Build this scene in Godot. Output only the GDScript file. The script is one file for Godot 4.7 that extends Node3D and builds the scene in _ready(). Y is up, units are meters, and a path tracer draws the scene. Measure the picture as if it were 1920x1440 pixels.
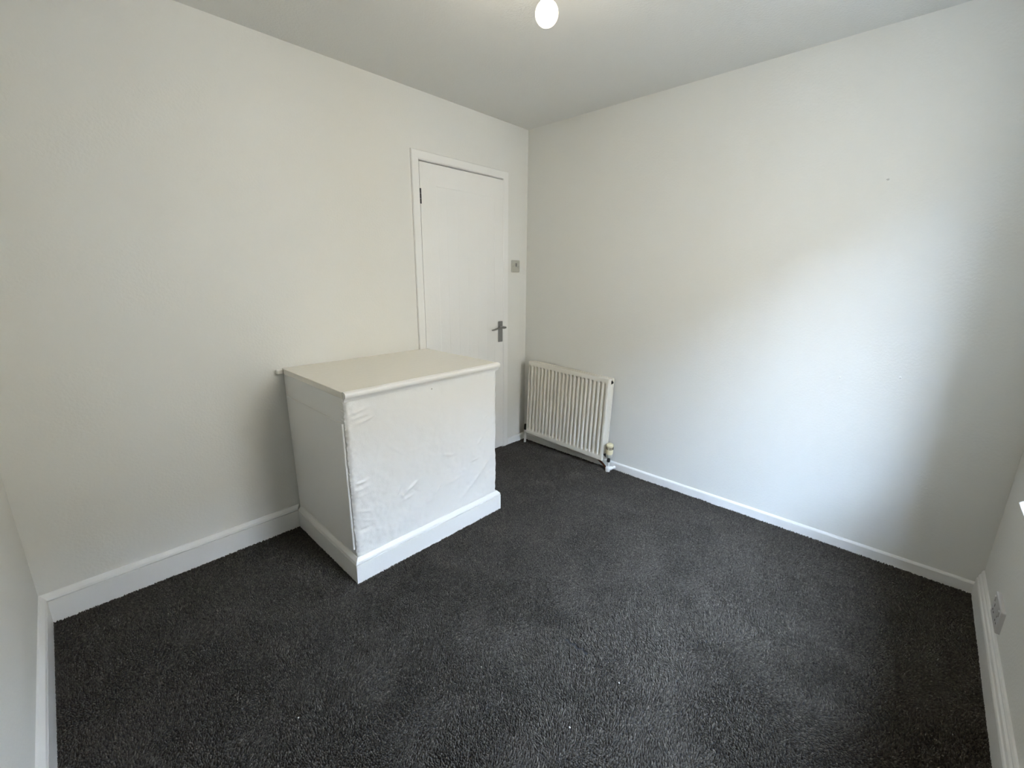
extends Node3D
# Small upstairs box room: white walls, charcoal carpet, a boxed-in stair bulkhead, a panel radiator, one bare bulb.
# Axes: the far corner of the room is the origin; x = 0 is the radiator wall, z = 0 the door wall.

const H := 2.352      # ceiling height
const W := 2.805      # room length along the door wall
const D := 2.672      # room width along the radiator wall
const WIN_L := -1.53  # window opening in the wall at z = D
const WIN_R := -0.65
const WIN_B := 0.655
const WIN_T := 2.22
const GLASS_Z := 0.20 # how far the window frame stands back in the wall
const CL := -1.829    # bulkhead: left, right, depth, height
const CR := -0.972
const CD := 0.652
const CH := 0.882

var rng := RandomNumberGenerator.new()
var used := {}
var M := {}

# ---------------------------------------------------------------- helpers
func numbered(called: String) -> String:
	if not used.has(called):
		used[called] = 0
		return called
	used[called] += 1
	return "%s_%03d" % [called, used[called]]

func tag(o: Node, label := "", category := "", kind := "") -> Node:
	if label != "": o.set_meta("label", label)
	if category != "": o.set_meta("category", category)
	if kind != "": o.set_meta("kind", kind)
	return o

func thing(called: String, at: Vector3, label: String, category: String, kind := "") -> Node3D:
	var o := Node3D.new()
	o.name = numbered(called)
	o.position = at
	add_child(o, true)
	tag(o, label, category, kind)
	return o

func begin() -> SurfaceTool:
	var st := SurfaceTool.new()
	st.begin(Mesh.PRIMITIVE_TRIANGLES)
	return st

# commits a SurfaceTool whose shape was built in world coordinates; the node itself sits at 'at' (world), relative to its parent
func put(called: String, st: SurfaceTool, mat: Material, parent: Node3D = null, at := Vector3.ZERO) -> MeshInstance3D:
	var o := MeshInstance3D.new()
	var mesh := st.commit()
	o.mesh = mesh
	o.material_override = mat
	if parent == null:
		o.name = numbered(called)
		add_child(o, true)
		o.position = at
	else:
		o.name = called
		parent.add_child(o, true)
		o.position = at
	return o

func tri(st: SurfaceTool, a: Vector3, b: Vector3, c: Vector3, out: Vector3) -> void:
	var n := (c - a).cross(b - a)          # clockwise front faces
	if n.length_squared() < 1e-18: return
	n = n.normalized()
	if n.dot(out) < 0.0:
		var t := b
		b = c
		c = t
		n = -n
	for v in [a, b, c]:
		st.set_normal(n)
		st.add_vertex(v)

func face(st: SurfaceTool, pts: Array, out: Vector3) -> void:
	for i in range(1, pts.size() - 1):
		tri(st, pts[0], pts[i], pts[i + 1], out)

func smooth_tri(st: SurfaceTool, p: Array, n: Array) -> void:
	var g: Vector3 = (p[2] - p[0]).cross(p[1] - p[0])
	if g.length_squared() < 1e-20: return
	var order := [0, 1, 2] if g.dot(n[0] + n[1] + n[2]) >= 0.0 else [0, 2, 1]
	for i in order:
		st.set_normal(n[i])
		st.add_vertex(p[i])

func smooth_quad(st: SurfaceTool, p: Array, n: Array) -> void:
	smooth_tri(st, [p[0], p[1], p[2]], [n[0], n[1], n[2]])
	smooth_tri(st, [p[0], p[2], p[3]], [n[0], n[2], n[3]])

# box between two corners with chamfered edges
func box(st: SurfaceTool, lo: Vector3, hi: Vector3, bev := 0.0) -> void:
	var c := (lo + hi) * 0.5
	var h := (hi - lo) * 0.5
	var b := minf(bev, minf(h.x, minf(h.y, h.z)) * 0.9)
	for ax in 3:
		var u := (ax + 1) % 3
		var w := (ax + 2) % 3
		for s in [-1.0, 1.0]:
			var o := Vector3.ZERO
			o[ax] = s
			var q := []
			for k in [[-1, -1], [1, -1], [1, 1], [-1, 1]]:
				var v := Vector3.ZERO
				v[ax] = s * h[ax]
				v[u] = k[0] * (h[u] - b)
				v[w] = k[1] * (h[w] - b)
				q.append(c + v)
			face(st, q, o)
	if b <= 0.0: return
	for ax in 3:
		var u := (ax + 1) % 3
		var w := (ax + 2) % 3
		for su in [-1.0, 1.0]:
			for sw in [-1.0, 1.0]:
				var q := []
				for k in [[-1, 0], [1, 0], [1, 1], [-1, 1]]:
					var v := Vector3.ZERO
					v[ax] = k[0] * (h[ax] - b)
					v[u] = su * (h[u] - (b if k[1] == 0 else 0.0))
					v[w] = sw * (h[w] - (0.0 if k[1] == 0 else b))
					q.append(c + v)
				var o := Vector3.ZERO
				o[u] = su
				o[w] = sw
				face(st, q, o)
	for sx in [-1.0, 1.0]:
		for sy in [-1.0, 1.0]:
			for sz in [-1.0, 1.0]:
				var s := Vector3(sx, sy, sz)
				face(st, [c + s * (h - Vector3(0, b, b)), c + s * (h - Vector3(b, 0, b)), c + s * (h - Vector3(b, b, 0))], s)

# profile (counter-clockwise, x = outwards, y = up) swept along a level path; dirs[i] is the outward (mitred) direction at path point i
func sweep(st: SurfaceTool, prof: PackedVector2Array, path: Array, dirs: Array, up := Vector3.UP) -> void:
	var n := prof.size()
	for i in path.size() - 1:
		for k in n:
			var a := prof[k]
			var b := prof[(k + 1) % n]
			var nn := Vector2(b.y - a.y, a.x - b.x)
			var out: Vector3 = (dirs[i] + dirs[i + 1]) * 0.5 * nn.x + up * nn.y
			face(st, [path[i] + dirs[i] * a.x + up * a.y, path[i] + dirs[i] * b.x + up * b.y,
				path[i + 1] + dirs[i + 1] * b.x + up * b.y, path[i + 1] + dirs[i + 1] * a.x + up * a.y], out)
	var tris := Geometry2D.triangulate_polygon(prof)
	for e in [[0, 1], [path.size() - 1, path.size() - 2]]:
		var out: Vector3 = path[e[0]] - path[e[1]]
		for t in range(0, tris.size(), 3):
			var p := []
			for k in 3:
				var a := prof[tris[t + k]]
				p.append(path[e[0]] + dirs[e[0]] * a.x + up * a.y)
			tri(st, p[0], p[1], p[2], out)

# profile of (radius, height) turned round an axis through 'at'
func lathe(st: SurfaceTool, prof: Array, at: Vector3, axis := Vector3.UP, seg := 24, smooth := false) -> void:
	var y := axis.normalized()
	var x := y.cross(Vector3(0.3, 0.1, 0.9)).normalized()
	var z := x.cross(y)
	var norms := []
	for k in prof.size() - 1:
		var d: Vector2 = prof[k + 1] - prof[k]
		norms.append(Vector2(d.y, -d.x).normalized())
	for k in prof.size() - 1:
		var n0: Vector2 = norms[k]
		var n1: Vector2 = norms[k]
		if smooth:
			if k > 0: n0 = (norms[k - 1] + norms[k]).normalized()
			if k < norms.size() - 1: n1 = (norms[k + 1] + norms[k]).normalized()
		for i in seg:
			var a0 := TAU * i / seg
			var a1 := TAU * (i + 1) / seg
			var d0 := x * cos(a0) + z * sin(a0)
			var d1 := x * cos(a1) + z * sin(a1)
			var A: Vector2 = prof[k]
			var B: Vector2 = prof[k + 1]
			smooth_quad(st, [at + d0 * A.x + y * A.y, at + d0 * B.x + y * B.y, at + d1 * B.x + y * B.y, at + d1 * A.x + y * A.y],
				[d0 * n0.x + y * n0.y, d0 * n1.x + y * n1.y, d1 * n1.x + y * n1.y, d1 * n0.x + y * n0.y])

func tube(st: SurfaceTool, pts: Array, r: float, seg := 12) -> void:
	var rings := []
	for i in pts.size():
		var t: Vector3
		if i == 0: t = pts[1] - pts[0]
		elif i == pts.size() - 1: t = pts[i] - pts[i - 1]
		else: t = (pts[i] - pts[i - 1]).normalized() + (pts[i + 1] - pts[i]).normalized()
		t = t.normalized()
		var u := t.cross(Vector3.UP if absf(t.y) < 0.9 else Vector3.RIGHT).normalized()
		var v := t.cross(u)
		var ring := []
		for k in seg:
			var a := TAU * k / seg
			ring.append(u * cos(a) + v * sin(a))
		rings.append(ring)
	for i in pts.size() - 1:
		# keep rings from twisting: match each ring to the nearest start
		var best := 0
		var far := -9.0
		for s in seg:
			var f: float = rings[i][0].dot(rings[i + 1][s])
			if f > far:
				far = f
				best = s
		var turned := []
		for k in seg: turned.append(rings[i + 1][(best + k) % seg])
		rings[i + 1] = turned
		for k in seg:
			var j := (k + 1) % seg
			smooth_quad(st, [pts[i] + rings[i][k] * r, pts[i + 1] + rings[i + 1][k] * r, pts[i + 1] + rings[i + 1][j] * r, pts[i] + rings[i][j] * r],
				[rings[i][k], rings[i + 1][k], rings[i + 1][j], rings[i][j]])
	for e in [0, pts.size() - 1]:
		var o: Vector3 = pts[e] - pts[1 if e == 0 else e - 1]
		var cap := []
		for k in seg: cap.append(pts[e] + rings[e][k] * r)
		face(st, cap, o)

# ---------------------------------------------------------------- materials
func noise_image(size: int, freq: float, octaves: int, seed_: int, kind := FastNoiseLite.TYPE_SIMPLEX_SMOOTH) -> Image:
	var n := FastNoiseLite.new()
	n.seed = seed_
	n.noise_type = kind
	n.frequency = freq
	n.fractal_type = FastNoiseLite.FRACTAL_FBM
	n.fractal_octaves = octaves
	var im := n.get_seamless_image(size, size)
	im.convert(Image.FORMAT_L8)
	return im

func paint(called: String, color: Color, rough: float, height: Texture2D = null, depth := 0.05, metres := 0.5, spec := 0.5) -> StandardMaterial3D:
	var m := StandardMaterial3D.new()
	m.resource_name = called
	m.albedo_color = color
	m.roughness = rough
	m.metallic_specular = spec
	if height:
		m.uv1_triplanar = true
		m.uv1_world_triplanar = true
		m.uv1_scale = Vector3.ONE / metres
		m.heightmap_enabled = true
		m.heightmap_texture = height
		m.heightmap_scale = depth
	return m

func make_materials() -> void:
	var roller := ImageTexture.create_from_image(noise_image(1024, 0.055, 4, 3))
	var brush := ImageTexture.create_from_image(noise_image(512, 0.03, 4, 8))
	M.wall = paint("wall_paint", Color8(229, 229, 224), 0.85, roller, 0.05, 0.8, 0.2)
	M.ceiling = paint("ceiling_paint", Color8(228, 228, 224), 0.8, roller, 0.10, 0.8, 0.3)
	M.gloss = paint("white_gloss_paint", Color8(239, 239, 236), 0.28, brush, 0.03, 0.4)
	M.satin = paint("white_satin_paint", Color8(239, 239, 236), 0.42, brush, 0.03, 0.4)
	M.top = paint("worktop_gloss_paint", Color8(240, 236, 225), 0.2, brush, 0.03, 0.5)
	M.plaster = paint("painted_plaster", Color8(239, 239, 236), 0.42, roller, 0.04, 0.5)
	M.enamel = paint("radiator_enamel", Color8(228, 224, 212), 0.35)
	M.cream = paint("cream_plastic", Color8(222, 212, 178), 0.4)
	M.dark_slot = paint("dark_slot", Color8(70, 62, 48), 0.6)
	M.black = paint("black_plastic", Color8(28, 28, 28), 0.5)
	M.white_plastic = paint("white_plastic", Color8(230, 230, 228), 0.35)
	M.grey_plate = paint("grey_switch_plate", Color8(176, 175, 165), 0.4)
	M.socket = paint("socket_plastic", Color8(214, 212, 212), 0.3)
	M.chrome = paint("satin_chrome", Color8(150, 151, 152), 0.34)
	M.chrome.metallic = 0.9
	M.dark_metal = paint("dark_metal", Color8(58, 58, 60), 0.4)
	M.dark_metal.metallic = 0.6
	M.copper = paint("tarnished_copper", Color8(110, 66, 48), 0.5)
	M.copper.metallic = 0.4
	M.upvc = paint("white_window_plastic", Color8(238, 239, 240), 0.3)
	M.underlay = paint("carpet_backing", Color8(30, 30, 31), 0.95)
	M.pile = paint("carpet_pile", Color(1, 1, 1), 0.9, null, 0, 1, 0.25)
	M.pile.vertex_color_use_as_albedo = true
	M.lint = paint("lint", Color8(190, 190, 186), 0.9)
	M.brick = paint("sunlit_brick", Color8(121, 114, 102), 0.9)
	M.slate = paint("roof_slate", Color8(84, 82, 82), 0.8)
	M.asphalt = paint("asphalt", Color8(86, 85, 82), 0.9)
	M.glass = StandardMaterial3D.new()
	M.glass.resource_name = "window_glass"
	M.glass.transparency = BaseMaterial3D.TRANSPARENCY_ALPHA
	M.glass.albedo_color = Color(0.95, 0.98, 0.97, 0.04)
	M.glass.roughness = 0.02
	M.bulb = paint("glowing_bulb", Color8(255, 246, 228), 0.3)
	M.bulb.emission_enabled = true
	M.bulb.emission = Color8(255, 238, 208)
	M.bulb.emission_energy_multiplier = 3.5

# ---------------------------------------------------------------- scene
func _ready() -> void:
	rng.seed = 11
	# camera
	var cam := Camera3D.new()
	cam.name = "camera"
	add_child(cam)
	cam.projection = Camera3D.PROJECTION_PERSPECTIVE
	cam.fov = 83.459
	cam.near = 0.02
	cam.far = 200.0
	var yaw := deg_to_rad(46.5652)
	var pitch := deg_to_rad(-14.2117)
	var roll := deg_to_rad(0.4151)
	var fw := Vector3(sin(yaw) * cos(pitch), sin(pitch), -cos(yaw) * cos(pitch))
	var rt0 := Vector3(cos(yaw), 0, sin(yaw))
	var up0 := rt0.cross(fw)
	var rt := rt0 * cos(roll) + up0 * sin(roll)
	var up := up0 * cos(roll) - rt0 * sin(roll)
	cam.transform = Transform3D(Basis(rt, up, -fw), Vector3(-2.5723, 1.3435, 2.2914))
	cam.current = true
	# sky and exposure
	var env := Environment.new()
	env.background_mode = Environment.BG_SKY
	env.tonemap_mode = Environment.TONE_MAPPER_LINEAR
	env.tonemap_exposure = 1.0
	env.background_energy_multiplier = 130.0
	env.sdfgi_enabled = true
	env.ssao_enabled = true
	env.ssil_enabled = true
	var sky_mat := ProceduralSkyMaterial.new()
	sky_mat.sky_top_color = Color8(200, 220, 246)
	sky_mat.sky_horizon_color = Color8(100, 114, 134)
	sky_mat.sky_curve = 0.6
	sky_mat.ground_horizon_color = Color8(140, 136, 128)
	sky_mat.ground_bottom_color = Color8(120, 116, 108)
	sky_mat.sky_energy_multiplier = 1.0
	sky_mat.use_debanding = false
	var sky := Sky.new()
	sky.sky_material = sky_mat
	env.sky = sky
	var we := WorldEnvironment.new()
	we.name = "world_environment"
	we.environment = env
	add_child(we)
	# the sun stands behind the house and lights the terrace across the street
	var sun := DirectionalLight3D.new()
	sun.name = "sun"
	sun.light_color = Color8(255, 245, 226)
	sun.light_energy = 29.0
	sun.light_angular_distance = 0.5
	sun.sky_mode = DirectionalLight3D.SKY_MODE_LIGHT_ONLY
	sun.shadow_enabled = true
	add_child(sun)
	sun.look_at_from_position(Vector3(-6, 9, -8), Vector3(0, 0, 4))

	make_materials()
	build_shell()
	build_outside()
	build_carpet()
	build_window()
	build_door()
	build_baseboards()
	build_bulkhead()
	build_radiator()
	build_pendant()
	build_small_things()

func build_shell() -> void:
	var st := begin()
	box(st, Vector3(-W - 0.3, -0.2, -0.3), Vector3(0.3, -0.008, D + 0.31))
	tag(put("floor", st, M.underlay), "floor under the charcoal fitted carpet", "floor", "structure")
	st = begin()
	box(st, Vector3(-W - 0.3, H, -0.3), Vector3(0.3, H + 0.25, D + 0.31))
	tag(put("ceiling", st, M.ceiling), "plain white painted ceiling round the bare bulb", "ceiling", "structure")
	st = begin()
	box(st, Vector3(0, -0.008, -0.3), Vector3(0.3, H, D + 0.31))
	var wr := put("wall_right", st, M.wall)
	tag(wr, "white wall with the radiator, washed by window light", "wall", "structure")
	st = begin()
	box(st, Vector3(-W - 0.3, -0.008, -0.3), Vector3(-W, H, D + 0.31))
	tag(put("wall_rear", st, M.wall), "white wall at the left edge of the picture", "wall", "structure")
	# door wall, with a recess for the door frame
	st = begin()
	box(st, Vector3(-W, -0.008, -0.3), Vector3(0, H, -0.075))
	box(st, Vector3(-W, -0.008, -0.075), Vector3(-0.99, H, 0))
	box(st, Vector3(-0.24, -0.008, -0.075), Vector3(0, H, 0))
	box(st, Vector3(-0.99, 2.012, -0.075), Vector3(-0.24, H, 0))
	tag(put("wall_left", st, M.wall), "cream-white wall with the panelled door and the boxed-in bulkhead", "wall", "structure")
	# window wall
	st = begin()
	box(st, Vector3(-W, -0.008, D), Vector3(WIN_L, H, D + 0.31))
	box(st, Vector3(WIN_R, -0.008, D), Vector3(0, H, D + 0.31))
	box(st, Vector3(WIN_L, -0.008, D), Vector3(WIN_R, WIN_B, D + 0.31))
	box(st, Vector3(WIN_L, WIN_T, D), Vector3(WIN_R, H, D + 0.31))
	tag(put("wall_front", st, M.wall), "shaded white window wall at the right edge of the picture", "wall", "structure")
	# filled screw holes on the radiator wall
	for q in [Vector3(0, 1.697, 0.834), Vector3(0, 1.754, 2.076), Vector3(0, 0.872, 2.047), Vector3(0, 0.908, 2.262)]:
		st = begin()
		lathe(st, [Vector2(0.0045, 0), Vector2(0.0042, 0.0016), Vector2(0.0025, 0.003), Vector2(0.0, 0.0033)], q, Vector3(-1, 0, 0), 12, true)
		put("wall_plug", st, M.white_plastic, wr)

func build_outside() -> void:
	var st := begin()
	box(st, Vector3(-40, -2.95, D + 0.31), Vector3(40, -2.75, 40))
	tag(put("ground", st, M.asphalt), "street outside the window", "street", "structure")
	var own := thing("house_row", Vector3.ZERO, "brick house row that holds this room, seen from the street", "building")
	for q in [[Vector3(-12, -2.75, -4.0), Vector3(9, -0.25, D + 0.31)], [Vector3(-12, -0.25, -4.0), Vector3(-W - 0.31, 2.6, D + 0.31)], [Vector3(0.31, -0.25, -4.0), Vector3(9, 2.6, D + 0.31)]]:
		st = begin()
		box(st, q[0], q[1], 0.01)
		put("wall", st, M.brick, own)
	var z0 := D + 0.3 + 8.6
	var t := thing("brick_terrace", Vector3(-1, -2.75, z0), "sunlit brick terrace across the street outside the window", "building")
	st = begin()
	box(st, Vector3(-44, 0, 0), Vector3(14, 9.6, 7.0))
	put("wall", st, M.brick, t)
	st = begin()
	face(st, [Vector3(-44.2, 9.5, -0.3), Vector3(14.2, 9.5, -0.3), Vector3(14.2, 12.6, 3.5), Vector3(-44.2, 12.6, 3.5)], Vector3(0, 1, -1))
	face(st, [Vector3(-44.2, 9.5, 7.3), Vector3(14.2, 9.5, 7.3), Vector3(14.2, 12.6, 3.5), Vector3(-44.2, 12.6, 3.5)], Vector3(0, 1, 1))
	for s in [-44.2, 14.2]:
		face(st, [Vector3(s, 9.5, -0.3), Vector3(s, 9.5, 7.3), Vector3(s, 12.6, 3.5)], Vector3(s, 0, 0))
	face(st, [Vector3(-44.2, 9.5, -0.3), Vector3(14.2, 9.5, -0.3), Vector3(14.2, 9.5, 7.3), Vector3(-44.2, 9.5, 7.3)], Vector3.DOWN)
	put("roof", st, M.slate, t)
	for k in 12:
		var x := -39.1 + 4.6 * k
		for y in [1.0, 3.6, 6.1]:
			st = begin()
			box(st, Vector3(x, y, -0.04), Vector3(x + 1.2, y + 1.4, 0.05), 0.01)
			put("window", st, M.upvc, t)
		st = begin()
		box(st, Vector3(x + 2.0, 0, -0.05), Vector3(x + 2.9, 2.1, 0.05), 0.01)
		put("door", st, M.dark_metal, t)
	for x in [-36.6, -27.4, -18.2, -9.0, 0.2, 9.4]:
		st = begin()
		box(st, Vector3(x, 11.8, 3.1), Vector3(x + 0.9, 13.7, 3.8), 0.02)
		put("chimney", st, M.brick, t)

func build_carpet() -> void:
	var t := thing("carpet", Vector3.ZERO, "charcoal grey twist-pile fitted carpet covering the whole floor", "carpet")
	var st := begin()
	box(st, Vector3(-W + 0.004, -0.007, 0.004), Vector3(-0.004, 0.0, D - 0.004))
	put("backing", st, M.underlay, t)
	# one tuft: a small bent, round-topped tuft of yarn
	st = begin()
	lathe(st, [Vector2(0.0019, 0), Vector2(0.0027, 0.003), Vector2(0.0025, 0.006), Vector2(0.0014, 0.0084), Vector2(0, 0.009)], Vector3.ZERO, Vector3.UP, 6, true)
	var tuft := st.commit()
	var step := 0.0052
	var nap := FastNoiseLite.new()
	nap.seed = 21
	nap.frequency = 1.7
	nap.fractal_octaves = 3
	var nap2 := FastNoiseLite.new()
	nap2.seed = 5
	nap2.frequency = 3.2
	nap2.fractal_octaves = 4
	var buf := PackedFloat32Array()
	var nx := int((W - 0.03) / step)
	var nz := int((D - 0.03) / step)
	buf.resize(nx * nz * 16)
	var count := 0
	var dark := Color8(68, 64, 59).srgb_to_linear()
	for i in nx:
		for j in nz:
			var x := -W + 0.018 + (i + rng.randf_range(-0.4, 0.4)) * step
			var z := 0.018 + (j + rng.randf_range(-0.4, 0.4)) * step
			if x > CL + 0.01 and x < CR - 0.01 and z < CD - 0.01: continue
			# a short crease where the pile parts
			var along := (z - 1.517) / 0.103
			if along > 0.0 and along < 1.0 and absf(x - (-1.449 + 0.007 * along + 0.004 * sin(along * 19.0))) < 0.0065: continue
			var a := nap.get_noise_2d(x, z) * 5.0
			var lean := 0.45 + 1.5 * nap2.get_noise_2d(x, z) + rng.randf_range(-0.2, 0.2)
			var dir := Vector3(cos(a), 0, sin(a) + 0.45).normalized()
			# a ruck where the pile has been brushed the other way
			var bp := Vector2(x, z) - Vector2(-1.53, 1.50)
			var bl := clampf(bp.dot(Vector2(0.83, 0.56)), 0.0, 0.62)
			var brushed := exp(-pow((bp - Vector2(0.83, 0.56) * bl).length() / 0.11, 2.0))
			dir = dir.lerp(Vector3(0.1, 0, -1), brushed * 0.97).normalized()
			lean = lerpf(lean, 1.0, brushed)
			var tilt := rng.randf_range(-0.6, 0.6)
			dir = dir.rotated(Vector3.UP, tilt)
			var yv := (Vector3.UP + dir * lean).normalized()
			var xv := yv.cross(Vector3(0, 0, 1).rotated(Vector3.UP, rng.randf_range(0, TAU))).normalized()
			var zv := xv.cross(yv)
			var s := rng.randf_range(0.85, 1.2)
			xv *= s
			zv *= s
			yv *= rng.randf_range(0.75, 1.25)
			var k := count * 16
			buf[k] = xv.x; buf[k + 1] = yv.x; buf[k + 2] = zv.x; buf[k + 3] = x
			buf[k + 4] = xv.y; buf[k + 5] = yv.y; buf[k + 6] = zv.y; buf[k + 7] = -0.002
			buf[k + 8] = xv.z; buf[k + 9] = yv.z; buf[k + 10] = zv.z; buf[k + 11] = z
			var f := exp(rng.randfn(0.0, 0.27))
			buf[k + 12] = dark.r * f
			buf[k + 13] = dark.g * f
			buf[k + 14] = dark.b * f
			buf[k + 15] = 1.0
			count += 1
	buf.resize(count * 16)
	var mm := MultiMesh.new()
	mm.transform_format = MultiMesh.TRANSFORM_3D
	mm.use_colors = true
	mm.mesh = tuft
	mm.instance_count = count
	mm.buffer = buf
	var mi := MultiMeshInstance3D.new()
	mi.name = "carpet_pile"
	mi.multimesh = mm
	mi.material_override = M.pile
	mi.set_meta("kind", "stuff")
	t.add_child(mi, true)

func build_window() -> void:
	var t := thing("window_1", Vector3.ZERO, "white plastic window in the wall beside the camera", "window", "structure")
	var z0 := D + GLASS_Z
	var z1 := z0 + 0.06
	var st := begin()
	var f := 0.042
	box(st, Vector3(WIN_L, WIN_B, z0), Vector3(WIN_L + f, WIN_T, z1), 0.004)
	box(st, Vector3(WIN_R - f, WIN_B, z0), Vector3(WIN_R, WIN_T, z1), 0.004)
	box(st, Vector3(WIN_L + f, WIN_B, z0), Vector3(WIN_R - f, WIN_B + f, z1), 0.004)
	box(st, Vector3(WIN_L + f, WIN_T - f, z0), Vector3(WIN_R - f, WIN_T, z1), 0.004)
	put("window_frame", st, M.upvc, t)
	st = begin()
	box(st, Vector3(WIN_L + f, WIN_B + f, z0 + 0.028), Vector3(WIN_R - f, WIN_T - f, z0 + 0.032))
	put("pane", st, M.glass, t)
	st = begin()
	box(st, Vector3(WIN_L - 0.04, WIN_B, D - 0.066), Vector3(WIN_R + 0.055, WIN_B + 0.024, D), 0.011)
	box(st, Vector3(WIN_L, WIN_B, D), Vector3(WIN_R, WIN_B + 0.024, z0), 0.0)
	put("window_sill", st, M.gloss, t)

func build_door() -> void:
	var t := thing("door_1", Vector3.ZERO, "white boarded-panel door with a chrome lever handle behind the bulkhead", "door", "structure")
	# architrave and lining
	var prof := PackedVector2Array([Vector2(0, 0), Vector2(0.050, 0), Vector2(0.050, 0.012), Vector2(0.046, 0.0155), Vector2(0.008, 0.0155), Vector2(0, 0.0125)])
	var st := begin()
	var out := Vector3(0, 0, 1)
	var dl := -0.966
	var dr := -0.266
	var dt := 1.990
	# left, top and right casings as one mitred run; profile x = away from the opening
	sweep(st, prof, [Vector3(dl, 0, 0), Vector3(dl, dt, 0), Vector3(dr, dt, 0), Vector3(dr, 0, 0)],
		[Vector3(-1, 0, 0), Vector3(-1, 1, 0), Vector3(1, 1, 0), Vector3(1, 0, 0)], out)
	put("architrave", st, M.gloss, t)
	st = begin()
	box(st, Vector3(-0.99, 0, -0.075), Vector3(dl + 0.003, 2.012, 0.002))
	box(st, Vector3(dr - 0.003, 0, -0.075), Vector3(-0.24, 2.012, 0.002))
	box(st, Vector3(dl, dt - 0.002, -0.075), Vector3(dr, 2.012, 0.002))
	put("door_lining", st, M.gloss, t)
	# leaf: stiles and rails round a panel of boards
	var lf := Vector3(dl + 0.0025, 0.012, -0.04)
	var zt := 0.0122
	var le := dr - 0.0008
	var tp := 1.981
	var pl := -0.852
	var pr := -0.345
	var pt := 1.868
	var pb := 0.22
	st = begin()
	box(st, Vector3(lf.x, lf.y, -0.04), Vector3(pl, tp, zt))
	box(st, Vector3(pr, lf.y, -0.04), Vector3(le, tp, zt))
	box(st, Vector3(pl, pt, -0.04), Vector3(pr, tp, zt))
	box(st, Vector3(pl, lf.y, -0.04), Vector3(pr, pb, zt))
	put("door_frame", st, M.satin, t)
	var n := 6
	var bw := (pr - pl) / n
	for k in n:
		st = begin()
		box(st, Vector3(pl + k * bw, pb, -0.036), Vector3(pl + (k + 1) * bw, pt, zt - 0.0016), 0.0004)
		put("board", st, M.satin, t)
	st = begin()
	sweep(st, PackedVector2Array([Vector2(0, 0), Vector2(0.0, -0.0014), Vector2(0.009, -0.0014), Vector2(0.007, 0.0)]),
		[Vector3(pl, pb, zt), Vector3(pl, pt, zt), Vector3(pr, pt, zt), Vector3(pr, pb, zt)],
		[Vector3(1, 0, 0), Vector3(1, -1, 0), Vector3(-1, -1, 0), Vector3(-1, 0, 0)], out)
	put("panel_moulding", st, M.satin, t)
	# hinges
	for y in [1.792, 0.25]:
		st = begin()
		for k in 3:
			lathe(st, [Vector2(0, -0.0135), Vector2(0.0048, -0.0135), Vector2(0.0048, 0.0135), Vector2(0, 0.0135)], Vector3(dl + 0.003, y + (k - 1) * 0.0285, 0.0145), Vector3.UP, 12)
		put("hinge", st, M.dark_metal, t)
	# handle
	var hd := Node3D.new()
	hd.name = "door_handle"
	hd.position = Vector3(-0.300, 0.933, zt)
	t.add_child(hd, true)
	st = begin()
	box(st, Vector3(-0.0225, -0.077, 0), Vector3(0.0225, 0.077, 0.008), 0.003)
	put("backplate", st, M.chrome, hd)
	st = begin()
	lathe(st, [Vector2(0.0125, 0.006), Vector2(0.0125, 0.014), Vector2(0.010, 0.018), Vector2(0.0095, 0.046), Vector2(0.0, 0.047)], Vector3(0.002, 0.033, 0), Vector3(0, 0, 1), 20)
	put("spindle_boss", st, M.chrome, hd)
	st = begin()
	# lever: flattened, tapering and dipping towards its tip
	var rings := []
	for k in 13:
		var s := k / 12.0
		var cx := lerpf(0.016, -0.122, s)
		var cy := 0.033 - 0.009 * smoothstep(0.45, 1.0, s) + 0.002 * sin(s * 5.0)
		var cz := 0.047 + 0.004 * sin(s * PI) - 0.006 * s
		var ry := lerpf(0.0085, 0.0055, s) * (0.75 if k == 0 else 1.0) * (0.6 if k == 12 else 1.0)
		var rz := lerpf(0.0080, 0.0050, s) * (0.75 if k == 0 else 1.0) * (0.6 if k == 12 else 1.0)
		rings.append([Vector3(cx, cy, cz), ry, rz])
	for k in 12:
		for i in 14:
			var q := []
			var nn := []
			for e in [[k, i], [k + 1, i], [k + 1, i + 1], [k, i + 1]]:
				var r: Array = rings[e[0]]
				var a: float = TAU * e[1] / 14.0
				q.append(r[0] + Vector3(0, cos(a) * r[1], sin(a) * r[2]))
				nn.append(Vector3(0, cos(a), sin(a)))
			smooth_quad(st, q, nn)
	for k in [0, 12]:
		var cap := []
		for i in 14: cap.append(rings[k][0] + Vector3(0, cos(TAU * i / 14.0) * rings[k][1], sin(TAU * i / 14.0) * rings[k][2]))
		face(st, cap, Vector3(1 if k == 0 else -1, 0, 0))
	put("lever", st, M.chrome, hd)

func skirting_profile(h: float) -> PackedVector2Array:
	# flat face, a fine groove, then a sloping top
	return PackedVector2Array([Vector2(0, 0), Vector2(0.020, 0), Vector2(0.020, h - 0.027), Vector2(0.0135, h - 0.0262), Vector2(0.0135, h - 0.0232), Vector2(0.0190, h - 0.0222), Vector2(0.0165, h - 0.014), Vector2(0.005, h - 0.001), Vector2(0, h)])

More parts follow.
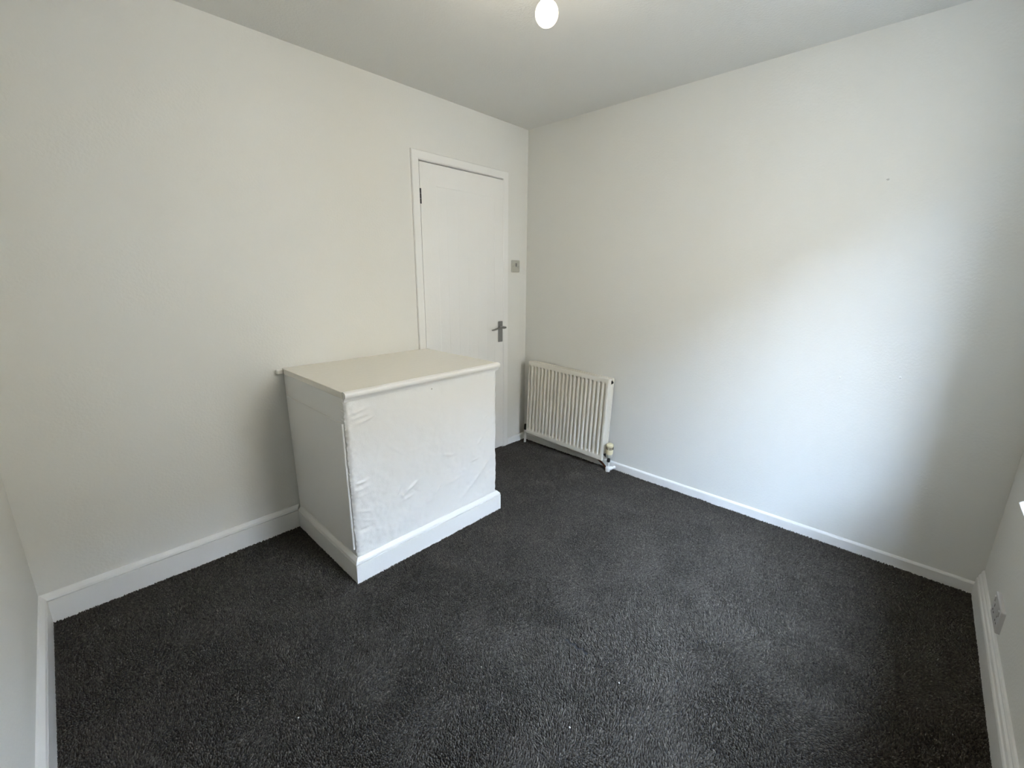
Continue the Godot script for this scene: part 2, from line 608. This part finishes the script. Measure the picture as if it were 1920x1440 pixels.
func build_baseboards() -> void:
	var p := skirting_profile(0.128)
	var st := begin()
	sweep(st, p, [Vector3(-W, 0, 0), Vector3(CL - 0.0005, 0, 0)], [Vector3(1, 0, 1), Vector3(-1, 0, 1)])
	tag(put("baseboard_left", st, M.gloss), "tall white skirting board along the cream-white wall left of the bulkhead", "skirting board", "structure")
	st = begin()
	var small := PackedVector2Array([Vector2(0, 0), Vector2(0.015, 0), Vector2(0.015, 0.049), Vector2(0.012, 0.054), Vector2(0.002, 0.057), Vector2(0, 0.057)])
	sweep(st, small, [Vector3(-0.2165, 0, 0), Vector3(0, 0, 0)], [Vector3(0, 0, 1), Vector3(-1, 0, 1)])
	tag(put("baseboard_left", st, M.gloss), "short white skirting stub between the door and the radiator", "skirting board", "structure")
	st = begin()
	sweep(st, small, [Vector3(0, 0, 0), Vector3(0, 0, 0.462)], [Vector3(-1, 0, 1), Vector3(-1, 0, 0)])
	sweep(st, small, [Vector3(0, 0, 0.466), Vector3(0, 0, D)], [Vector3(-1, 0, 0), Vector3(-1, 0, 0)])
	tag(put("baseboard_right", st, M.gloss), "low white skirting board along the radiator wall", "skirting board", "structure")
	st = begin()
	sweep(st, skirting_profile(0.128), [Vector3(-W, 0, 0), Vector3(-W, 0, D)], [Vector3(1, 0, 1), Vector3(1, 0, -1)])
	tag(put("baseboard_rear", st, M.gloss), "white skirting board running down the left edge of the picture", "skirting board", "structure")
	# moulded board with two beads under the window
	st = begin()
	var og := PackedVector2Array([Vector2(0, 0), Vector2(0.020, 0), Vector2(0.020, 0.082), Vector2(0.018, 0.088), Vector2(0.014, 0.090), Vector2(0.0155, 0.096), Vector2(0.013, 0.104), Vector2(0.008, 0.108), Vector2(0.0085, 0.116), Vector2(0.005, 0.122), Vector2(0, 0.123)])
	sweep(st, og, [Vector3(-W, 0, D), Vector3(0, 0, D)], [Vector3(1, 0, -1), Vector3(-1, 0, -1)])
	tag(put("baseboard_front", st, M.gloss), "moulded white skirting board under the window wall socket", "skirting board", "structure")

func build_bulkhead() -> void:
	var t := thing("stair_bulkhead", Vector3.ZERO, "white boxed-in stair bulkhead with rough plaster front and glossy top", "bulkhead")
	# lumpy plaster body: a front sheet joined to its two sides
	var n1 := FastNoiseLite.new()
	n1.seed = 4
	n1.frequency = 7.0
	n1.fractal_octaves = 3
	var n2 := FastNoiseLite.new()
	n2.seed = 9
	n2.frequency = 30.0
	n2.fractal_octaves = 3
	var top := 0.853
	var nx := 150
	var ny := 140
	# trowel ridges and scars: centre, direction, length, width, height (metres on the front face)
	var scars := []
	var sr := RandomNumberGenerator.new()
	sr.seed = 77
	for s in [[0.30, 0.36, 0.5, 0.09, 0.006, 0.0022], [0.24, 0.33, -1.1, 0.06, 0.005, 0.0025], [0.27, 0.31, 0.15, 0.10, 0.005, 0.003], [0.22, 0.36, 1.2, 0.05, 0.004, 0.002], [0.26, 0.34, 0.9, 0.04, 0.004, 0.0025], [0.31, 0.33, -0.8, 0.05, 0.005, -0.002],
		[0.05, 0.47, 0.12, 0.11, 0.004, 0.0022], [0.04, 0.44, 0.10, 0.12, 0.005, 0.0016], [0.05, 0.41, 0.05, 0.09, 0.004, 0.0016], [0.05, 0.33, -0.35, 0.09, 0.005, 0.0022], [0.06, 0.28, -0.4, 0.07, 0.004, 0.0018], [0.04, 0.24, 0.1, 0.09, 0.006, -0.003],
		[0.06, 0.79, 0.2, 0.12, 0.006, 0.0018], [0.06, 0.765, 0.12, 0.12, 0.005, 0.0016], [0.07, 0.74, 0.2, 0.10, 0.005, 0.0015], [0.45, 0.29, 0.9, 0.07, 0.004, 0.0026], [0.39, 0.24, 0.15, 0.05, 0.005, 0.002], [0.56, 0.30, 0.1, 0.16, 0.010, 0.0016],
		[0.70, 0.36, 0.12, 0.07, 0.004, -0.003], [0.70, 0.365, 0.12, 0.07, 0.004, 0.003], [0.74, 0.47, 0.8, 0.13, 0.008, 0.002], [0.78, 0.32, 0.7, 0.16, 0.007, 0.0016], [0.52, 0.45, -0.3, 0.09, 0.005, 0.002], [0.55, 0.43, 0.2, 0.06, 0.004, -0.002],
		[0.22, 0.57, -0.7, 0.12, 0.006, 0.0014], [0.33, 0.54, 0.1, 0.13, 0.005, 0.0012], [0.70, 0.25, 0.65, 0.30, 0.010, 0.0018], [0.60, 0.20, 0.6, 0.25, 0.012, -0.0015]]:
		scars.append(s)
	for k in 26:
		scars.append([sr.randf_range(0.0, 0.85), sr.randf_range(0.12, 0.6), sr.randf_range(-0.6, 0.9), sr.randf_range(0.03, 0.09), sr.randf_range(0.003, 0.006), sr.randf_range(-0.0014, 0.0016)])
	var g := []
	for j in ny + 1:
		var row := []
		for i in nx + 1:
			var u := float(i) / nx * (CR - CL)
			var v := float(j) / ny * top
			var low := 1.0 - smoothstep(0.35, 0.75, v)
			var d := n1.get_noise_2d(u, v) * (0.002 + 0.0025 * low) + n2.get_noise_2d(u, v) * (0.0004 + 0.0009 * low)
			var edge := exp(-u / 0.03)
			d += n2.get_noise_2d(u * 1.3 + 5.0, v * 1.3) * 0.004 * edge
			for s in scars:
				var dx: float = u - s[0]
				var dy: float = v - s[1]
				if absf(dx) > s[3] or absf(dy) > s[3]: continue
				var al: float = (dx * cos(s[2]) + dy * sin(s[2])) / (s[3] * 0.5)
				var ac: float = (-dx * sin(s[2]) + dy * cos(s[2])) / s[4]
				d += 2.3 * s[5] * exp(-al * al * 2.0 - ac * ac)
			var x := CL + u
			if i == 0: x += n2.get_noise_2d(v * 2.0, 3.0) * 0.005
			if i == nx: x += n1.get_noise_2d(v * 1.6, 9.0) * 0.005
			row.append(Vector3(x, v, CD + d - 0.010 * exp(-u / 0.006) - 0.004 * exp(-(CR - CL - u) / 0.006)))
		g.append(row)
	var nrm := []
	for j in ny + 1:
		var row := []
		for i in nx + 1:
			var a: Vector3 = g[j][mini(i + 1, nx)] - g[j][maxi(i - 1, 0)]
			var b: Vector3 = g[mini(j + 1, ny)][i] - g[maxi(j - 1, 0)][i]
			row.append(a.cross(b).normalized())
		nrm.append(row)
	var st := begin()
	for j in ny:
		for i in nx:
			smooth_quad(st, [g[j][i], g[j][i + 1], g[j + 1][i + 1], g[j + 1][i]], [nrm[j][i], nrm[j][i + 1], nrm[j + 1][i + 1], nrm[j + 1][i]])
	for j in ny:
		for e in [0, nx]:
			var a: Vector3 = g[j][e]
			var b: Vector3 = g[j + 1][e]
			var wx := CL if e == 0 else CR
			var o := Vector3(-1 if e == 0 else 1, 0, 0)
			face(st, [a, b, Vector3(wx, b.y, CD - 0.05), Vector3(wx, a.y, CD - 0.05)], o)
			face(st, [Vector3(wx, a.y, CD - 0.05), Vector3(wx, b.y, CD - 0.05), Vector3(wx, b.y, 0.0012), Vector3(wx, a.y, 0.0012)], o)
	face(st, [Vector3(CL, top, 0.0012), Vector3(CR, top, 0.0012), g[ny][nx], g[ny][0]], Vector3.UP)
	face(st, [Vector3(CL, 0, 0.0012), Vector3(CR, 0, 0.0012), Vector3(CR, 0, 0.04), Vector3(CL, 0, 0.04)], Vector3.DOWN)
	put("plaster_body", st, M.plaster, t)
	# hardboard access panel on the left side
	st = begin()
	box(st, Vector3(CL - 0.009, 0.150, 0.03), Vector3(CL + 0.001, 0.744, 0.634), 0.002)
	put("side_panel", st, M.satin, t)
	# top board with a moulded front edge
	st = begin()
	box(st, Vector3(CL - 0.004, top, 0.001), Vector3(CR + 0.012, CH, CD), 0.002)
	put("top_board", st, M.top, t)
	st = begin()
	var nose := PackedVector2Array([Vector2(0, -0.014), Vector2(0.004, -0.014), Vector2(0.006, -0.006), Vector2(0.010, -0.001), Vector2(0.0105, 0.001), Vector2(0.015, 0.002), Vector2(0.0195, 0.006), Vector2(0.0215, 0.012), Vector2(0.0215, 0.018), Vector2(0.019, 0.024), Vector2(0.014, 0.028), Vector2(0.008, 0.0295), Vector2(0, 0.0295)])
	sweep(st, nose, [Vector3(CL - 0.002, top, CD), Vector3(CR + 0.016, top, CD)], [Vector3(0, 0, 1), Vector3(0, 0, 1)])
	put("nosing", st, M.gloss, t)
	st = begin()
	box(st, Vector3(CL - 0.036, CH - 0.028, 0.001), Vector3(CL - 0.004, CH - 0.002, 0.02), 0.004)
	put("batten_end", st, M.wall, t)
	st = begin()
	sweep(st, skirting_profile(0.121), [Vector3(CL, 0, 0.0205), Vector3(CL, 0, CD), Vector3(CR, 0, CD)],
		[Vector3(-1, 0, 0), Vector3(-1, 0, 1), Vector3(1, 0, 1)])
	sweep(st, skirting_profile(0.121), [Vector3(CR, 0, CD), Vector3(CR, 0, 0.025)], [Vector3(1, 0, 1), Vector3(1, 0, 0)])
	put("skirting", st, M.gloss, t)
	st = begin()
	lathe(st, [Vector2(0.0032, 0), Vector2(0.003, 0.0015), Vector2(0, 0.0018)], Vector3(-1.397, 0.815, CD + 0.0005), Vector3(0, 0, 1), 10)
	put("nail_head", st, M.grey_plate, t)

func build_radiator() -> void:
	var t := thing("radiator", Vector3.ZERO, "white ribbed panel radiator low on the wall in the corner by the door", "radiator")
	var z0 := 0.118
	var z1 := 0.832
	var y0 := 0.090
	var hub := Vector3(0, 0.386, 0.475)
	var y1 := 0.684
	var xf := -0.100
	# front panel: 21 pressed flutes that fade out at top and bottom
	var n := 21
	var per := (z1 - z0 - 0.016) / n
	var zs := []
	var ds := []
	zs.append(z0); ds.append(0.004)
	zs.append(z0 + 0.002); ds.append(0.0)
	for k in n:
		var b := z0 + 0.008 + k * per
		# groove, then ridge
		for e in [[0.00, 0.0], [0.07, 0.0025], [0.16, 0.0135], [0.22, 0.0160], [0.44, 0.0160], [0.50, 0.0135], [0.60, 0.0025], [0.68, 0.0], [0.84, -0.0008]]:
			zs.append(b + e[0] * per)
			ds.append(e[1])
	zs.append(z1 - 0.002); ds.append(0.0)
	zs.append(z1); ds.append(0.004)
	var ys := [y0, y0 + 0.003, y0 + 0.030, y0 + 0.036, y0 + 0.044, y0 + 0.050, y1 - 0.046, y1 - 0.040, y1 - 0.032, y1 - 0.026, y1 - 0.003, y1]
	var ts := [0, 0, 0, 0.15, 0.85, 1, 1, 0.85, 0.15, 0, 0, 0]
	var grid := []
	for j in ys.size():
		var row := []
		for i in zs.size():
			var d: float = ds[i] * (ts[j] if i > 1 and i < zs.size() - 2 else 1.0)
			if j == 0 or j == ys.size() - 1: d = maxf(d, 0.004)
			row.append(Vector3(xf + d, ys[j], zs[i]))
		grid.append(row)
	var st := begin()
	var nrm := []
	for j in ys.size():
		var row := []
		for i in zs.size():
			var a: Vector3 = grid[j][mini(i + 1, zs.size() - 1)] - grid[j][maxi(i - 1, 0)]
			var b: Vector3 = grid[mini(j + 1, ys.size() - 1)][i] - grid[maxi(j - 1, 0)][i]
			row.append(a.cross(b).normalized())
		nrm.append(row)
	for j in ys.size() - 1:
		for i in zs.size() - 1:
			smooth_quad(st, [grid[j][i], grid[j][i + 1], grid[j + 1][i + 1], grid[j + 1][i]], [nrm[j][i], nrm[j][i + 1], nrm[j + 1][i + 1], nrm[j + 1][i]])
	var xb := xf + 0.022
	for e in [0, zs.size() - 1]:
		var o := Vector3(0, 0, -1 if e == 0 else 1)
		face(st, [Vector3(xf + 0.004, y0, zs[e]), Vector3(xf + 0.004, y1, zs[e]), Vector3(xb, y1, zs[e]), Vector3(xb, y0, zs[e])], o)
	face(st, [Vector3(xf + 0.004, y0, z0), Vector3(xf + 0.004, y0, z1), Vector3(xb, y0, z1), Vector3(xb, y0, z0)], Vector3.DOWN)
	face(st, [Vector3(xf + 0.004, y1, z0), Vector3(xf + 0.004, y1, z1), Vector3(xb, y1, z1), Vector3(xb, y1, z0)], Vector3.UP)
	face(st, [Vector3(xb, y0, z0), Vector3(xb, y0, z1), Vector3(xb, y1, z1), Vector3(xb, y1, z0)], Vector3.RIGHT)
	put("front_panel", st, M.enamel, t)
	st = begin()
	box(st, Vector3(-0.044, y0, z0), Vector3(-0.026, y1 - 0.004, z1), 0.004)
	put("back_panel", st, M.enamel, t)
	# top grille: a tray with narrow slots between bars
	st = begin()
	box(st, Vector3(-0.080, y1 - 0.010, z0 + 0.004), Vector3(-0.066, y1 - 0.001, z1 - 0.004), 0.001)
	box(st, Vector3(-0.050, y1 - 0.010, z0 + 0.004), Vector3(-0.030, y1 - 0.003, z1 - 0.004), 0.001)
	var k := 0
	while z0 + 0.012 + k * 0.02 < z1 - 0.012:
		var z := z0 + 0.012 + k * 0.02
		box(st, Vector3(-0.067, y1 - 0.010, z), Vector3(-0.049, y1 - 0.004, z + 0.009), 0.0)
		k += 1
	put("top_grille", st, M.enamel, t)
	for s in [0, 1]:
		var za := z0 + 0.002 if s == 0 else z1 - 0.0025
		st = begin()
		box(st, Vector3(-0.0775, y0 + 0.004, za), Vector3(-0.0460, y1 - 0.045, za + 0.002), 0.0)
		box(st, Vector3(-0.0775, y1 - 0.045, za), Vector3(-0.066, y1 - 0.012, za + 0.002), 0.0)
		box(st, Vector3(-0.0775, y1 - 0.012, za), Vector3(-0.0460, y1 - 0.002, za + 0.002), 0.0)
		put("side_cover", st, M.enamel, t)
	st = begin()
	lathe(st, [Vector2(0.011, -0.012), Vector2(0.011, 0.001), Vector2(0.006, 0.003), Vector2(0.006, 0.006), Vector2(0, 0.0065)], Vector3(-0.052, y1 - 0.030, z1), Vector3(0, 0, 1), 6)
	put("bleed_valve", st, M.black, t)
	for z in [z0 + 0.12, z1 - 0.12]:
		st = begin()
		box(st, Vector3(-0.028, y0 + 0.03, z), Vector3(-0.002, y1 - 0.06, z + 0.03), 0.002)
		put("wall_bracket", st, M.enamel, t)
	t.transform = Transform3D(Basis(Vector3.RIGHT, deg_to_rad(1.9)), hub) * Transform3D(Basis.IDENTITY, -hub)   # hangs a little off level
	# thermostatic valve on the right
	var v := Node3D.new()
	v.name = "thermostatic_valve"
	v.position = Vector3(-0.072, 0.014, 0.872)
	t.add_child(v, true)
	st = begin()
	lathe(st, [Vector2(0.0, 0.134), Vector2(0.021, 0.134), Vector2(0.0245, 0.140), Vector2(0.0250, 0.168), Vector2(0.0235, 0.170), Vector2(0.0235, 0.194), Vector2(0.0250, 0.196), Vector2(0.0240, 0.206), Vector2(0.018, 0.212), Vector2(0, 0.213)], Vector3.ZERO, Vector3.UP, 28)
	put("valve_head", st, M.cream, v)
	for i in 16:
		var a := TAU * i / 16.0
		st = begin()
		var c := Vector3(cos(a) * 0.0238, 0.182, sin(a) * 0.0238)
		box(st, Vector3(c.x - 0.0017, 0.172, c.z - 0.0017), Vector3(c.x + 0.0017, 0.192, c.z + 0.0017), 0.0003)
		put("grip_slot", st, M.dark_slot, v)
	st = begin()
	lathe(st, [Vector2(0, 0.112), Vector2(0.020, 0.112), Vector2(0.0225, 0.117), Vector2(0.0225, 0.130), Vector2(0.020, 0.134), Vector2(0, 0.134)], Vector3.ZERO, Vector3.UP, 20)
	put("collar", st, M.grey_plate, v)
	st = begin()
	lathe(st, [Vector2(0.0, 0.074), Vector2(0.010, 0.074), Vector2(0.013, 0.080), Vector2(0.013, 0.096), Vector2(0.010, 0.100), Vector2(0.010, 0.113), Vector2(0, 0.113)], Vector3.ZERO, Vector3.UP, 6)
	lathe(st, [Vector2(0.0, 0), Vector2(0.009, 0), Vector2(0.009, 0.014), Vector2(0.013, 0.014), Vector2(0.013, 0.030), Vector2(0.008, 0.030), Vector2(0.008, 0.046), Vector2(0, 0.046)], Vector3(0, 0.118, 0), Vector3(0, 0, -1), 6)
	put("valve_nut", st, M.dark_metal, v)
	st = begin()
	lathe(st, [Vector2(0, -0.002), Vector2(0.014, -0.002), Vector2(0.017, 0.006), Vector2(0.017, 0.030), Vector2(0.013, 0.038), Vector2(0.009, 0.044), Vector2(0.009, 0.076), Vector2(0, 0.076)], Vector3.ZERO, Vector3.UP, 16)
	put("valve_body", st, M.white_plastic, v)
	st = begin()
	lathe(st, [Vector2(0, 0.0), Vector2(0.013, 0.0), Vector2(0.015, 0.006), Vector2(0.015, 0.022), Vector2(0.010, 0.026), Vector2(0.010, 0.05), Vector2(0, 0.05)], Vector3(0.004, 0.022, 0.004), Vector3(0.7, 0.18, 0.45), 14)
	put("elbow", st, M.white_plastic, v)
	# lockshield valve on the far side
	var l := Node3D.new()
	l.name = "lockshield_valve"
	l.position = Vector3(-0.072, -0.012, 0.088)
	t.add_child(l, true)
	st = begin()
	lathe(st, [Vector2(0, 0.115), Vector2(0.012, 0.115), Vector2(0.013, 0.12), Vector2(0.011, 0.158), Vector2(0.008, 0.162), Vector2(0, 0.162)], Vector3.ZERO, Vector3.UP, 16)
	put("valve_cap", st, M.black, l)
	st = begin()
	lathe(st, [Vector2(0, -0.002), Vector2(0.009, -0.002), Vector2(0.009, 0.09), Vector2(0.012, 0.094), Vector2(0.012, 0.116), Vector2(0, 0.116)], Vector3.ZERO, Vector3.UP, 16)
	lathe(st, [Vector2(0.0, 0), Vector2(0.010, 0), Vector2(0.010, 0.034), Vector2(0, 0.034)], Vector3(0, 0.106, 0), Vector3(0, 0, 1), 12)
	put("valve_body", st, M.white_plastic, l)
	# pipe that runs behind the foot of the radiator
	st = begin()
	tube(st, [Vector3(-0.068, 0.030, 0.86), Vector3(-0.050, 0.046, 0.82), Vector3(-0.034, 0.066, 0.76), Vector3(-0.030, 0.070, 0.70), Vector3(-0.030, 0.072, 0.14)], 0.0075)
	put("heating_pipe", st, M.copper, t)

func build_pendant() -> void:
	var c := Vector3(-1.405, 2.1, 1.318)
	var t := thing("pendant_light", Vector3(c.x, H, c.z), "bare glowing light bulb hanging from the ceiling", "light")
	var o := Vector3(0, c.y - H, 0)
	var st := begin()
	var prof := []
	for k in 19:
		var a := PI * k / 18.0 * 0.80
		prof.append(Vector2(0.0345 * sin(a), -0.0345 * cos(a)))
	prof.append_array([Vector2(0.0165, 0.040), Vector2(0.0145, 0.052), Vector2(0.0135, 0.060)])
	lathe(st, prof, o, Vector3.UP, 32, true)
	put("bulb", st, M.bulb, t)
	st = begin()
	lathe(st, [Vector2(0.0, 0.054), Vector2(0.017, 0.054), Vector2(0.019, 0.060), Vector2(0.019, 0.085), Vector2(0.015, 0.105), Vector2(0.008, 0.118), Vector2(0, 0.118)], o, Vector3.UP, 24)
	put("lamp_holder", st, M.white_plastic, t)
	st = begin()
	tube(st, [o + Vector3(0, 0.116, 0), Vector3(0, -0.02, 0)], 0.0032, 8)
	put("cord", st, M.white_plastic, t)
	st = begin()
	lathe(st, [Vector2(0, -0.03), Vector2(0.012, -0.03), Vector2(0.03, -0.022), Vector2(0.042, -0.012), Vector2(0.044, 0.0), Vector2(0, 0)], Vector3.ZERO, Vector3.UP, 28)
	put("ceiling_rose", st, M.white_plastic, t)
	var l := OmniLight3D.new()
	l.name = "bulb_light"
	l.light_color = Color8(255, 240, 214)
	l.light_energy = 0.16
	l.light_size = 0.034
	l.omni_range = 8.0
	l.omni_attenuation = 2.0
	l.shadow_enabled = true
	l.position = o
	t.add_child(l)

func rounded_plate(st: SurfaceTool, w: float, h: float, d: float, r: float, bev: float) -> void:
	# plate in the xy plane, front towards +z
	var rings := []
	for e in [[0.0, 0.0], [0.0, d - bev], [bev * 0.4, d - bev * 0.35], [bev, d]]:
		var ring := []
		for q in 4:
			var cx := (w * 0.5 - r) * (1 if q == 0 or q == 3 else -1)
			var cy := (h * 0.5 - r) * (1 if q < 2 else -1)
			for k in 5:
				var a := PI * 0.5 * (q + k / 4.0)
				ring.append(Vector3(cx + cos(a) * (r - e[0]), cy + sin(a) * (r - e[0]), e[1]))
		rings.append(ring)
	for i in rings.size() - 1:
		for k in 20:
			var j := (k + 1) % 20
			var m: Vector3 = (rings[i][k] + rings[i][j]) * 0.5
			face(st, [rings[i][k], rings[i][j], rings[i + 1][j], rings[i + 1][k]], Vector3(m.x, m.y, 0.02))
	face(st, rings[3], Vector3(0, 0, 1))
	face(st, rings[0], Vector3(0, 0, -1))

func build_small_things() -> void:
	var t := thing("light_switch", Vector3(-0.128, 1.407, 0.0), "small grey light switch plate between the door and the corner", "switch")
	var st := begin()
	rounded_plate(st, 0.086, 0.086, 0.009, 0.006, 0.003)
	put("plate", st, M.grey_plate, t)
	st = begin()
	box(st, Vector3(-0.006, -0.002, 0.008), Vector3(0.008, 0.020, 0.0125), 0.0015)
	put("rocker", st, M.chrome, t)
	for s in [-1, 1]:
		st = begin()
		lathe(st, [Vector2(0.0035, 0), Vector2(0.0032, 0.001), Vector2(0, 0.0012)], Vector3(0.030 * s, 0.0, 0.009), Vector3(0, 0, 1), 10)
		put("screw", st, M.chrome, t)
	# double socket low on the window wall
	t = thing("wall_socket", Vector3(-0.44, 0.190, D), "white double wall socket low on the window wall above the skirting", "socket")
	t.rotation.y = PI
	st = begin()
	rounded_plate(st, 0.148, 0.088, 0.012, 0.006, 0.003)
	put("plate", st, M.socket, t)
	for s in [-1, 1]:
		st = begin()
		box(st, Vector3(0.052 * s - 0.008, 0.014, 0.011), Vector3(0.052 * s + 0.008, 0.034, 0.0155), 0.0015)
		put("rocker", st, M.socket, t)
		for q in [[0.0, 0.012, 0.003, 0.006], [-0.011, -0.011, 0.0045, 0.003], [0.011, -0.011, 0.0045, 0.003]]:
			st = begin()
			box(st, Vector3(0.036 * s + q[0] - q[2], -0.008 + q[1] - q[3], 0.0105), Vector3(0.036 * s + q[0] + q[2], -0.008 + q[1] + q[3], 0.0122))
			put("pin_slot", st, M.black, t)
	# specks of lint on the carpet
	for e in [[Vector3(-1.473, 0.0085, 1.759), "speck of white lint on the carpet nearest the short crease in the pile"],
		[Vector3(-1.709, 0.0085, 1.727), "lowest of the three white lint specks, near the bottom of the carpet"],
		[Vector3(-2.268, 0.0085, 1.102), "leftmost of the three white lint specks on the dark carpet"]]:
		st = begin()
		lathe(st, [Vector2(0, -0.002), Vector2(0.002, -0.0012), Vector2(0.0028, 0.0), Vector2(0.0018, 0.0013), Vector2(0, 0.0018)], Vector3.ZERO, Vector3(0.4, 1, 0.2), 7, true)
		tag(put("lint", st, M.lint, null, e[0]), e[1], "lint")
